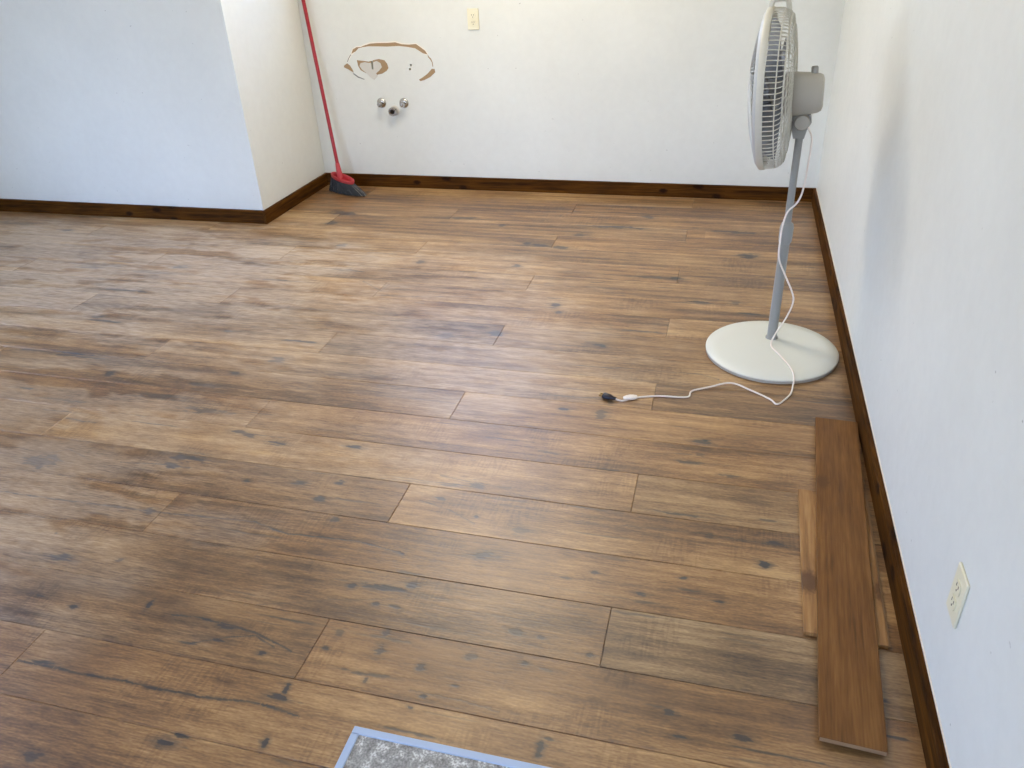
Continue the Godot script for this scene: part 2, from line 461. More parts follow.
func build_room() -> void:
	var st := mb()
	var bx0 := -2.35
	var bx1 := -1.05
	var by0 := 1.36
	var by1 := 2.1
	box(st, Vector3(XL - 0.12, 0, ZB - 0.12), Vector3(bx0, CEIL, ZB))
	box(st, Vector3(bx1, 0, ZB - 0.12), Vector3(XR + 0.12, CEIL, ZB))
	# below the window: holes left by the sink fittings run into the wall
	box(st, Vector3(bx0, 0, ZB - 0.12), Vector3(bx1, by0, ZB - 0.10))
	var xs := [bx0, bx1]
	var ys := [0.0, by0]
	for q in HOLES:
		xs.append_array([q[0], q[1]])
		ys.append_array([q[2], q[3]])
	xs.sort()
	ys.sort()
	for i in xs.size() - 1:
		for j in ys.size() - 1:
			var c := Vector2((xs[i] + xs[i + 1]) * 0.5, (ys[j] + ys[j + 1]) * 0.5)
			var open := false
			for q in HOLES:
				if c.x > q[0] and c.x < q[1] and c.y > q[2] and c.y < q[3]:
					open = true
			if not open:
				box(st, Vector3(xs[i], ys[j], ZB - 0.10), Vector3(xs[i + 1], ys[j + 1], ZB))
	box(st, Vector3(bx0, by1, ZB - 0.12), Vector3(bx1, CEIL, ZB))
	struct("wall_back", st, M.wall)
	window_unit("window_3", Transform3D(Basis.IDENTITY, Vector3((bx0 + bx1) * 0.5, by0, ZB - 0.06)), bx1 - bx0, by1 - by0, 2)
	st = mb()
	box(st, Vector3(XR, 0, ZB), Vector3(XR + 0.12, CEIL, ZF))
	struct("wall_right", st, M.wall)
	st = mb()
	box(st, Vector3(XL - 0.12, 0, ZB), Vector3(XL, CEIL, ZL - 0.12))
	struct("wall_left", st, M.wall)
	st = mb()
	box(st, Vector3(XW - 0.12, 0, ZL - 0.12), Vector3(XL, CEIL, ZL))
	struct("wall_back_left", st, M.wall)
	# window wall far left
	var wz0 := -2.6
	var wz1 := -0.6
	var wy0 := 0.25
	var wy1 := 2.15
	st = mb()
	box(st, Vector3(XW - 0.12, 0, ZL), Vector3(XW, CEIL, wz0))
	box(st, Vector3(XW - 0.12, 0, wz1), Vector3(XW, CEIL, ZF))
	box(st, Vector3(XW - 0.12, 0, wz0), Vector3(XW, wy0, wz1))
	box(st, Vector3(XW - 0.12, wy1, wz0), Vector3(XW, CEIL, wz1))
	struct("wall_far_left", st, M.wall)
	window_unit("window_1", Transform3D(Basis(Vector3.UP, PI / 2), Vector3(XW - 0.06, wy0, (wz0 + wz1) * 0.5)), wz1 - wz0, wy1 - wy0, 3)
	# wall behind the camera
	var wx0 := -4.2
	var wx1 := -0.6
	st = mb()
	box(st, Vector3(XW - 0.12, 0, ZF), Vector3(wx0, CEIL, ZF + 0.12))
	box(st, Vector3(wx1, 0, ZF), Vector3(XR + 0.12, CEIL, ZF + 0.12))
	box(st, Vector3(wx0, 0, ZF), Vector3(wx1, wy0, ZF + 0.12))
	box(st, Vector3(wx0, wy1, ZF), Vector3(wx1, CEIL, ZF + 0.12))
	struct("wall_front", st, M.wall)
	window_unit("window_2", Transform3D(Basis.IDENTITY, Vector3((wx0 + wx1) * 0.5, wy0, ZF + 0.06)), wx1 - wx0, wy1 - wy0, 3)
	st = mb()
	box(st, Vector3(XW - 0.12, CEIL, ZB - 0.12), Vector3(XR + 0.12, CEIL + 0.1, ZF + 0.12))
	struct("ceiling", st, M.ceiling)
	# baseboards
	var h := 0.081
	var t := 0.018
	st = mb()
	box(st, Vector3(XL, 0, ZB), Vector3(XR, h, ZB + t), 0.002, Transform3D.IDENTITY, Vector3.RIGHT, Vector3(0, 1, -1))
	struct("baseboard_back", st, M.baseboard)
	st = mb()
	box(st, Vector3(XR - t, 0, ZB + t), Vector3(XR, h, ZF), 0.002, Transform3D.IDENTITY, Vector3.BACK, Vector3(1, 1, 0))
	var br := struct("baseboard_right", st, M.baseboard)
	st = mb()
	box(st, Vector3(XR - 0.0025, h, ZB + t), Vector3(XR, h + 0.0035, ZF))
	part("caulk_bead", st, M.caulk, br)
	st = mb()
	box(st, Vector3(XL, 0, ZB + t), Vector3(XL + t, h, ZL + t), 0.002, Transform3D.IDENTITY, Vector3(0.6, 0, 1), Vector3(-1, 1, 0))
	struct("baseboard_left", st, M.baseboard)
	st = mb()
	box(st, Vector3(XW, 0, ZL), Vector3(XL, h, ZL + t), 0.002, Transform3D.IDENTITY, Vector3.RIGHT, Vector3(0, 1, -1))
	struct("baseboard_back_left", st, M.baseboard)

func window_unit(n: String, xf: Transform3D, w: float, h: float, panes: int) -> void:
	var o := Node3D.new()
	o.name = n
	add_child(o)
	o.transform = xf
	o.set_meta("kind", "structure")
	var st := mb()
	var f := 0.05
	box(st, Vector3(-w / 2, 0, -0.035), Vector3(w / 2, f, 0.035), 0.004)
	box(st, Vector3(-w / 2, h - f, -0.035), Vector3(w / 2, h, 0.035), 0.004)
	for i in panes + 1:
		var x := -w / 2 + f / 2 + (w - f) * i / panes
		box(st, Vector3(x - f / 2, f, -0.03), Vector3(x + f / 2, h - f, 0.03), 0.004)
	part("window_frame", st, M.window_frame, o)
	for i in panes:
		var x := -w / 2 + f / 2 + (w - f) * (i + 0.5) / panes
		st = mb()
		var hw := (w - f) / panes / 2 - f / 2
		box(st, Vector3(x - hw, f, -0.003), Vector3(x + hw, h - f, 0.003))
		part("pane", st, M.glass, o)

func build_ceiling_lamp(label: String, at: Vector3, energy: float) -> void:
	var o := thing("ceiling_lamp", label, "lamp", at, "ceiling lamps")
	var st := mb()
	box(st, Vector3(-0.62, -0.03, -0.16), Vector3(0.62, 0, 0.16), 0.006)
	part("housing", st, M.window_frame, o)
	st = mb()
	box(st, Vector3(-0.60, -0.075, -0.14), Vector3(0.60, -0.03, 0.14), 0.015)
	part("diffuser", st, M.lamp, o)
	var l := AreaLight3D.new()
	l.name = "lamp_light"
	l.area_size = Vector2(1.2, 0.28)
	l.light_color = Color(1.0, 0.94, 0.84)
	l.light_energy = energy
	l.area_range = 12.0
	l.area_attenuation = 2.0
	l.shadow_enabled = true
	o.add_child(l)
	l.position = Vector3(0, -0.08, 0)
	l.rotation = Vector3(-PI / 2, 0, 0)

# ---------------------------------------------------------------- floor
func row_of(r: int) -> Array:
	# x limits of the boards in row r
	var x0: float = JOINTS[posmod(r, 3)]
	var cuts := [XW]
	var k := -3
	while k <= 2:
		var x := x0 + k * BOARD
		if x > XW + 0.03 and x < XR - 0.03:
			cuts.append(x)
		k += 1
	cuts.append(XR)
	return cuts

func floor_zone(x0: float, lx: float, r0: int, rows: int, sd: int, near_view: bool) -> StandardMaterial3D:
	var W := 2048
	var H := 1024
	var z0 := Z0 + r0 * ROW
	var lz := rows * ROW
	var sx := W / lx
	var sz := H / lz
	# dark marks
	var D := PackedFloat32Array()
	D.resize(W * H)
	var rng := RandomNumberGenerator.new()
	rng.seed = sd
	var marks := KNOTS.duplicate()
	for q in rows * 16:
		var s := rng.randf()
		marks.append([x0 + rng.randf() * lx, z0 + rng.randf() * lz, rng.randf_range(0.01, 0.05) * (1.0 + 2.0 * s), rng.randf_range(0.002, 0.006), 0.12 + 0.35 * s * s])
	for k in marks:
		var cx: float = (k[0] - x0) * sx
		var cy: float = (k[1] - z0) * sz
		var hx: float = k[2] * sx
		var hy: float = maxf(k[3] * sz, 1.2)
		if cx < -hx * 3 or cx > W + hx * 3 or cy < -hy * 3 or cy > H + hy * 3:
			continue
		for y in range(maxi(0, int(cy - 1.6 * hy)), mini(H, int(cy + 1.6 * hy) + 1)):
			for x in range(maxi(0, int(cx - 2.2 * hx)), mini(W, int(cx + 2.2 * hx) + 1)):
				var n := grain.get_noise_2d(x * 0.035, y * 0.16)
				var n2 := grain.get_noise_2d(x * 0.012 + 50.0, y * 0.05)
				var dx := (x - cx) / hx
				var dy := (y - cy + n2 * hy * 0.9) / hy
				var e := sqrt(dx * dx + dy * dy) + 0.65 * n
				var v: float = minf(k[4] * 1.5, 0.98) * (1.0 - smoothstep(0.5, 1.0, e))
				v = maxf(v, k[4] * 0.3 * (1.0 - smoothstep(0.7, 1.9, e)))
				var e2 := sqrt(dx * dx * 0.22 + dy * dy * 5.0) + 0.6 * n
				v = maxf(v, k[4] * 0.55 * (1.0 - smoothstep(0.3, 1.0, e2)))
				if v > D[y * W + x]:
					D[y * W + x] = v
	for k in CRACKS:
		var p: Array = k[2]
		for i in range(0, p.size() - 2, 2):
			var a := Vector2((p[i] - x0) * sx, (p[i + 1] - z0) * sz)
			var b := Vector2((p[i + 2] - x0) * sx, (p[i + 3] - z0) * sz)
			var steps := maxi(int(a.distance_to(b)), 1)
			for s in steps:
				var q := a.lerp(b, float(s) / steps)
				var wob := 2.0 * grain.get_noise_2d(q.x * 0.012, 7.0) + 0.7 * grain.get_noise_2d(q.x * 0.07, 3.0)
				var wd: float = k[0] * 0.5 * sz * (0.8 + 0.9 * grain.get_noise_2d(q.x * 0.025, 40.0))
				var st: float = minf(k[1] * 1.4, 1.0) * (0.85 + 0.5 * grain.get_noise_2d(q.x * 0.03, 90.0))
				var xi := int(q.x)
				if xi < 0 or xi >= W:
					continue
				for dy in range(-5, 6):
					var yi := int(q.y + wob) + dy
					if yi < 0 or yi >= H:
						continue
					var v := maxf(st * (1.0 - smoothstep(0.4, 1.5, absf(dy) / maxf(wd, 0.8))), 0.22 * st * (1.0 - absf(dy) / 6.0))
					if v > D[yi * W + xi]:
						D[yi * W + xi] = v
	# dried dust wiped in streaks, plus floor glare painted in as pale film
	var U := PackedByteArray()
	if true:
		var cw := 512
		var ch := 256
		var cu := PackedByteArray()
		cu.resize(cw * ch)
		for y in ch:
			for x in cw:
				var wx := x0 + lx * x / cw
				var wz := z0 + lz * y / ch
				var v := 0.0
				for b in DUST_AND_GLARE:
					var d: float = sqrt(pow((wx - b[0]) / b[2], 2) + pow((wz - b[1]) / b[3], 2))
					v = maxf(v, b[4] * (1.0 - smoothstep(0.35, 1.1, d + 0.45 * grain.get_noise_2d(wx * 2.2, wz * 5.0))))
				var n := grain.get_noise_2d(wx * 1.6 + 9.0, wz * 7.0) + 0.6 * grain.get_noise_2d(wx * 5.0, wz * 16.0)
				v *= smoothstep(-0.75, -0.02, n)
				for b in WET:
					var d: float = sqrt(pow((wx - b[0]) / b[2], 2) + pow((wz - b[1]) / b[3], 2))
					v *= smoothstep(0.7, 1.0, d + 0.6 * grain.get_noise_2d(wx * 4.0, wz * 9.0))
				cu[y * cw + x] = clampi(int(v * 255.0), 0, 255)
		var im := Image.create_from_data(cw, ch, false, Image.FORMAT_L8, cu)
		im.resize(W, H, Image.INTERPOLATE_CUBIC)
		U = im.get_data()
	# grain
	var g1 := noise_bytes(W, H, W / 10, H, 0.32, sd, 3)
	var g2 := noise_bytes(W, H, W / 24, H, 0.06, sd + 1, 4)
	var g7 := noise_bytes(W, H, W / 32, H, 0.045, sd + 6, 3)
	var g8 := noise_bytes(W, H, W / 32, H / 4, 0.022, sd + 7, 2)
	var g3 := noise_bytes(W, H, W / 8, H / 4, 0.035, sd + 2, 3)
	var g4 := noise_bytes(W, H, W, H / 8, 0.16, sd + 3, 1)      # saw marks across the grain
	var g5 := noise_bytes(W, H, W / 4, H / 4, 0.02, sd + 4, 2)
	var g6 := noise_bytes(W, H, W / 3, H, 0.45, sd + 5, 1)
	var out := PackedByteArray()
	out.resize(W * H * 3)
	var hg := PackedByteArray()
	hg.resize(W * H)
	var knot := [44.0, 42.0, 46.0]
	var w1 := 0.50 if near_view else 0.50
	var w2 := 0.48 if near_view else 0.66
	var lw := 4 if near_view else 6
	for rr in rows:
		var r := r0 + rr
		var ya := int(float(H) * rr / rows)
		var yb := int(float(H) * (rr + 1) / rows)
		var cuts := row_of(r)
		var segs := []
		for i in cuts.size() - 1:
			segs.append([int((cuts[i] - x0) * sx), int((cuts[i + 1] - x0) * sx), i])
		segs[0][0] = mini(segs[0][0], 0)
		segs[-1][1] = maxi(segs[-1][1], W)
		for s in segs:
			var xa := clampi(s[0], 0, W)
			var xb := clampi(s[1], 0, W)
			if xb <= xa:
				continue
			var pr := RandomNumberGenerator.new()
			pr.seed = 977 * (r + 100) + 31 * int(s[2]) + 5
			var tone := pr.randf_range(-1.0, 1.0)
			var grey := pr.randf_range(0.0, 0.16)
			for t in TONES:
				if t[0] == r and t[1] == s[2]:
					tone = t[2]
					grey = t[3]
			var ox := pr.randi() % W
			var oy := pr.randi() % H
			var flip := -1 if pr.randf() < 0.5 else 1
			# colour table of this board
			var lut := PackedByteArray()
			lut.resize(768)
			for t in 256:
				var f := t / 255.0
				var c: Color = WOOD[0].lerp(WOOD[1], f * 2.0) if f < 0.5 else WOOD[1].lerp(WOOD[2], f * 2.0 - 1.0)
				var l := c.get_luminance()
				c = c.lerp(Color(l * 1.02, l * 0.98, l * 0.86), grey)
				lut[t * 3] = int(c.r * 255)
				lut[t * 3 + 1] = int(c.g * 255)
				lut[t * 3 + 2] = int(c.b * 255)
			var base := 128.0 + 26.0 * tone
			for y in range(ya, yb):
				var ny := posmod(flip * y + oy, H) * W
				var yo := y * W
				for x in range(xa, xb):
					var i := ny + ((x + ox) & 2047)
					var o := yo + x
					var h := w1 * (g1[i] - 128) + w2 * (g2[i] - 128)
					var tt := base + 1.05 * h + 0.46 * (g3[i] - 128) + 0.26 * (g6[i] - 128)
					var ln := absi(g7[i] - 128)
					if ln < lw:
						tt -= (lw - ln) * 6.0
						h -= (lw - ln) * 5.0
					if g8[i] > 150:
						tt += minf((g8[i] - 150) * 3.0, 40.0)
					elif g8[i] < 96:
						tt -= minf((96 - g8[i]) * 1.2, 30.0)
					if g5[i] > 178 and g4[i] > 132:
						tt -= minf((g5[i] - 178) * 1.6, 24.0)
					var t := clampi(int(tt), 0, 255) * 3
					var d := D[o]
					var R := float(lut[t])
					var G := float(lut[t + 1])
					var B := float(lut[t + 2])
					if d > 0.01:
						R += (knot[0] - R) * d
						G += (knot[1] - G) * d
						B += (knot[2] - B) * d
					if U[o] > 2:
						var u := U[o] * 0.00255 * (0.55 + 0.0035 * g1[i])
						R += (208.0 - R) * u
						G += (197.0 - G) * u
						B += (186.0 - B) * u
					o *= 3
					out[o] = int(R)
					out[o + 1] = int(G)
					out[o + 2] = int(B)
					hg[yo + x] = clampi(int(128.0 + 0.5 * h - d * 70.0), 0, 255)
	var m := StandardMaterial3D.new()
	m.albedo_texture = ImageTexture.create_from_image(Image.create_from_data(W, H, false, Image.FORMAT_RGB8, out))
	var nm := Image.create_from_data(W, H, false, Image.FORMAT_L8, hg)
	nm.bump_map_to_normal_map(2.5)
	m.normal_enabled = true
	m.normal_texture = ImageTexture.create_from_image(nm)
	m.normal_scale = 0.35
	m.roughness = 0.40
	m.metallic_specular = 0.7
	return m

const WOOD := [Color(0.28, 0.185, 0.10), Color(0.54, 0.395, 0.235), Color(0.745, 0.60, 0.405)]
# boards with a set tone, front rows darkest: row, place in the row, tone, greyness
const TONES := [[-2, 2, 0.35, 0.0], [-2, 1, 0.2, 0.1], [-1, 2, -0.5, 0.0], [-1, 1, -0.25, 0.0], [0, 3, -0.35, 0.18], [0, 2, 0.7, 0.04], [1, 2, 0.35, 0.04], [1, 1, -0.2, 0.05],
	[2, 2, -0.15, 0.0], [2, 1, 0.0, 0.05], [3, 3, -0.45, 0.30], [3, 2, -0.35, 0.1], [4, 2, 0.1, 0.0], [4, 1, -0.25, 0.1], [5, 2, 0.1, 0.0], [5, 1, -0.35, 0.0], [6, 2, -1.4, 0.0], [6, 1, -1.0, 0.0], [7, 2, -0.7, 0.0]]
# dried dust, with floor glare painted in at middle and left: x, z, radii, strength
const DUST_AND_GLARE := [[-3.0, -3.2, 2.0, 1.0, 0.80], [-1.5, -2.8, 1.5, 0.65, 0.55], [-2.2, -3.5, 0.8, 0.45, 0.9], [-4.0, -3.4, 1.3, 0.8, 0.75], [-0.9, -2.5, 0.6, 0.35, 0.5], [-2.2, -1.45, 1.1, 0.65, 0.62], [-2.4, -2.1, 1.1, 0.5, 0.55], [-1.3, -1.9, 0.6, 0.4, 0.35], [-1.3, -3.4, 0.9, 0.6, 0.45]]
# places wiped clean: x, z, radii
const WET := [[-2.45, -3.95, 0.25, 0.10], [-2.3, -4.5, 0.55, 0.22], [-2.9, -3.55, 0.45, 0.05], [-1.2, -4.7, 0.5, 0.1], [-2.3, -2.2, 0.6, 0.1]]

func build_floor() -> void:
	var far_x := XR - 5.52
	var near_x := XR - 3.787
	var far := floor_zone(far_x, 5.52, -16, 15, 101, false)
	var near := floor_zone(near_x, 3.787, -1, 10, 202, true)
	var floor_root := Node3D.new()
	floor_root.name = "floor"
	add_child(floor_root)
	floor_root.set_meta("kind", "structure")
	var st := mb()
	box(st, Vector3(XW - 0.12, -0.08, ZB - 0.12), Vector3(XR + 0.12, -0.0125, ZF + 0.12))
	part("subfloor", st, M.subfloor, floor_root)
	var g := 0.0004
	var bv := 0.0016
	var r := -16
	while Z0 + r * ROW < ZF:
		var za := maxf(Z0 + r * ROW, ZB) + g
		var zb := minf(Z0 + (r + 1) * ROW, ZF) - g
		var cuts := row_of(r)
		for i in cuts.size() - 1:
			var xa: float = cuts[i] + g
			var xb: float = cuts[i + 1] - g
			if zb < ZL and xb < XL:
				continue
			if zb < ZL:
				xa = maxf(xa, XL)
			var is_far := r < -1
			var ux := far_x if is_far else near_x
			var ul := 5.52 if is_far else 3.787
			var uz := Z0 + (-16 if is_far else -1) * ROW
			var uh := ROW * (15 if is_far else 10)
			st = mb()
			var top := []
			var rim := []
			var low := []
			for k in [[xa, za, 1, 1], [xb, za, -1, 1], [xb, zb, -1, -1], [xa, zb, 1, -1]]:
				top.append(Vector3(k[0] + k[2] * bv, 0, k[1] + k[3] * bv))
				rim.append(Vector3(k[0], -0.0013, k[1]))
				low.append(Vector3(k[0], -0.0125, k[1]))
			var mid := Vector3((xa + xb) / 2, -0.006, (za + zb) / 2)
			var faces := [top]
			for k in 4:
				var l := (k + 1) % 4
				faces.append([top[k], top[l], rim[l], rim[k]])
				faces.append([rim[k], rim[l], low[l], low[k]])
			for f in faces:
				var n: Vector3 = (f[1] - f[0]).cross(f[2] - f[0]).normalized()
				if n.dot(f[0] - mid) < 0.0:
					n = -n
				var uv := []
				for p in f:
					uv.append(Vector2((p.x - ux) / ul, (p.z - uz) / uh))
				quad(st, f, [n, n, n, n], uv)
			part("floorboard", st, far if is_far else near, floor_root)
		r += 1

# ---------------------------------------------------------------- back wall
func build_wall_damage() -> void:
	var wall := get_node("wall_back")
	for s in TORN:
		var pts := []
		for i in range(0, s[1].size(), 2):
			pts.append(Vector2(s[1][i], s[1][i + 1]))
		var st := mb()
		slab(st, pts, ZB - 0.0005, ZB + s[3])
		part(s[0], st, M[s[2]], wall)

# holes through the wallboard: x from, to, y from, to
const HOLES := [[-2.2125, -2.2005, 0.741, 0.789], [-1.956, -1.944, 0.759, 0.772], [-1.965, -1.953, 0.736, 0.749], [-2.108, -2.074, 0.476, 0.510]]

const TORN := [
	["torn_paper_rim", [-2.375, 0.788, -2.367, 0.809, -2.343, 0.836, -2.330, 0.863, -2.302, 0.877, -2.27, 0.879, -2.243, 0.889, -2.205, 0.899, -2.156, 0.901, -2.09, 0.901, -2.036, 0.904, -1.995, 0.893, -1.95, 0.889, -1.901, 0.892, -1.865, 0.867, -1.843, 0.850, -1.829, 0.828, -1.838, 0.822, -1.863, 0.831, -1.889, 0.847, -1.911, 0.86, -1.961, 0.868, -2.017, 0.874, -2.093, 0.871, -2.159, 0.873, -2.217, 0.874, -2.256, 0.869, -2.286, 0.863, -2.308, 0.845, -2.336, 0.826, -2.354, 0.806, -2.368, 0.786], "tear", 0.0006],
	["torn_paper", [-2.339, 0.834, -2.325, 0.859, -2.299, 0.871, -2.27, 0.872, -2.244, 0.881, -2.205, 0.891, -2.156, 0.894, -2.09, 0.894, -2.038, 0.897, -1.997, 0.886, -1.95, 0.883, -1.903, 0.886, -1.869, 0.863, -1.847, 0.847, -1.835, 0.827, -1.863, 0.833, -1.889, 0.849, -1.911, 0.862, -1.961, 0.870, -2.017, 0.876, -2.093, 0.873, -2.159, 0.875, -2.217, 0.876, -2.256, 0.871, -2.286, 0.865, -2.308, 0.847], "paper", 0.0012],
	["torn_paper", [-2.401, 0.764, -2.377, 0.778, -2.359, 0.764, -2.344, 0.737, -2.340, 0.722, -2.373, 0.741, -2.401, 0.754], "paper", 0.0012],
	["torn_paper", [-2.375, 0.788, -2.365, 0.807, -2.345, 0.830, -2.341, 0.828, -2.358, 0.809, -2.371, 0.786], "fan_dark", 0.0011],
	["torn_paper", [-1.835, 0.827, -1.827, 0.814, -1.814, 0.802, -1.805, 0.777, -1.805, 0.757, -1.809, 0.757, -1.81, 0.779, -1.820, 0.798, -1.832, 0.810], "paper", 0.0012],
	["torn_paper", [-2.342, 0.720, -2.311, 0.699, -2.273, 0.684, -2.274, 0.680, -2.316, 0.693, -2.345, 0.714], "fan_dark", 0.0012],
	["torn_paper", [-1.905, 0.682, -1.887, 0.69, -1.846, 0.715, -1.815, 0.744, -1.797, 0.743, -1.794, 0.724, -1.83, 0.696, -1.869, 0.679, -1.898, 0.672], "paper", 0.0012],
	["torn_paper", [-2.308, 0.796, -2.267, 0.792, -2.229, 0.787, -2.2125, 0.791, -2.2125, 0.741, -2.2005, 0.741, -2.2005, 0.794, -2.189, 0.797, -2.159, 0.802, -2.122, 0.794, -2.106, 0.774, -2.101, 0.749, -2.116, 0.732, -2.147, 0.716, -2.177, 0.711, -2.205, 0.700, -2.258, 0.720, -2.29, 0.737, -2.304, 0.762], "paper", 0.0012],
	["plaster_patch", [-2.284, 0.779, -2.255, 0.784, -2.229, 0.779, -2.2125, 0.781, -2.2125, 0.741, -2.2005, 0.741, -2.2005, 0.783, -2.175, 0.791, -2.150, 0.778, -2.144, 0.754, -2.164, 0.735, -2.188, 0.718, -2.177, 0.703, -2.205, 0.680, -2.226, 0.692, -2.258, 0.724, -2.28, 0.741, -2.294, 0.762], "plaster", 0.003]]

func build_pipes() -> void:
	var along := Basis(Vector3.RIGHT, PI / 2)         # lathe axis y -> +z, out of the wall
	for k in [[-2.175, "capped chrome water supply stub, nearer the red broom"], [-2.022, "capped chrome water supply stub, farther from the red broom"]]:
		var o := thing("supply_stub", k[1], "pipe", Vector3(k[0], 0.54, ZB), "water stubs under the torn patch")
		var st := mb()
		lathe(st, [Vector2(0.0, 0), Vector2(0.031, 0), Vector2(0.030, 0.004), Vector2(0.022, 0.010), Vector2(0.011, 0.013), Vector2(0.0, 0.013)], 24, Transform3D(along, Vector3.ZERO))
		part("flange", st, M.chrome, o)
		st = mb()
		lathe(st, [Vector2(0.009, 0.01), Vector2(0.009, 0.034)], 16, Transform3D(along, Vector3.ZERO))
		part("pipe", st, M.chrome, o)
		st = mb()
		lathe(st, [Vector2(0.0, 0.030), Vector2(0.016, 0.030), Vector2(0.017, 0.033), Vector2(0.017, 0.046), Vector2(0.014, 0.051), Vector2(0.0, 0.052)], 6, Transform3D(along, Vector3(0.004, -0.003, 0)))
		part("cap", st, M.chrome, o)
	var d := thing("drain_stub", "open chrome drain pipe between the two water stubs", "pipe", Vector3(-2.091, 0.493, ZB))
	var st := mb()
	lathe(st, [Vector2(0.0165, 0), Vector2(0.032, 0.0), Vector2(0.031, 0.003), Vector2(0.026, 0.006), Vector2(0.0165, 0.006)], 24, Transform3D(along, Vector3.ZERO))
	part("flange", st, M.plaster, d)
	st = mb()
	lathe(st, [Vector2(0.0162, 0.012), Vector2(0.0162, 0.045), Vector2(0.025, 0.045), Vector2(0.027, 0.042), Vector2(0.027, 0.018), Vector2(0.022, 0.004)], 24, Transform3D(along, Vector3.ZERO))
	part("nut", st, M.chrome, d)
	st = mb()
	lathe(st, [Vector2(0.0, -0.095), Vector2(0.0155, -0.095), Vector2(0.0155, 0.040), Vector2(0.0162, 0.040), Vector2(0.0162, -0.096), Vector2(0.0, -0.096)], 24, Transform3D(along, Vector3.ZERO))
	part("pipe_tube", st, M.pipe, d)

func build_outlet(label: String, xf: Transform3D) -> void:
	var o := thing("wall_outlet", label, "outlet", xf.origin, "duplex wall outlets")
	o.basis = xf.basis
	var st := mb()
	box(st, Vector3(-0.035, -0.057, 0), Vector3(0.035, 0.057, 0.006), 0.002)
	part("cover_plate", st, M.ivory, o)
	for s in [-1.0, 1.0]:
		st = mb()
		var pts := []
		for k in 24:
			var t := TAU * k / 24
			pts.append(Vector2(cos(t) * 0.0172, clampf(sin(t) * 0.0172, -0.0135, 0.0135) + s * 0.0195))
		slab(st, pts, 0.005, 0.0085)
		var rc := part("receptacle", st, M.ivory, o)
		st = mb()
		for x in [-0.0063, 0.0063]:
			box(st, Vector3(x - 0.0011, s * 0.0195, 0.008), Vector3(x + 0.0011, s * 0.0195 + 0.008, 0.0088))  # raised dark boxes stand in for the shaded openings
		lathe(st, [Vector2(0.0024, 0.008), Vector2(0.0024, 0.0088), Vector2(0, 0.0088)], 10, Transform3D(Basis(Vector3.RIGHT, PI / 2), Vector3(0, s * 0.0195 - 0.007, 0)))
		part("painted_slots", st, M.slot_shade, rc)
	st = mb()
	lathe(st, [Vector2(0.003, 0.005), Vector2(0.003, 0.0072), Vector2(0, 0.0076)], 12, Transform3D(Basis(Vector3.RIGHT, PI / 2), Vector3.ZERO))
	part("screw", st, M.ivory, o)

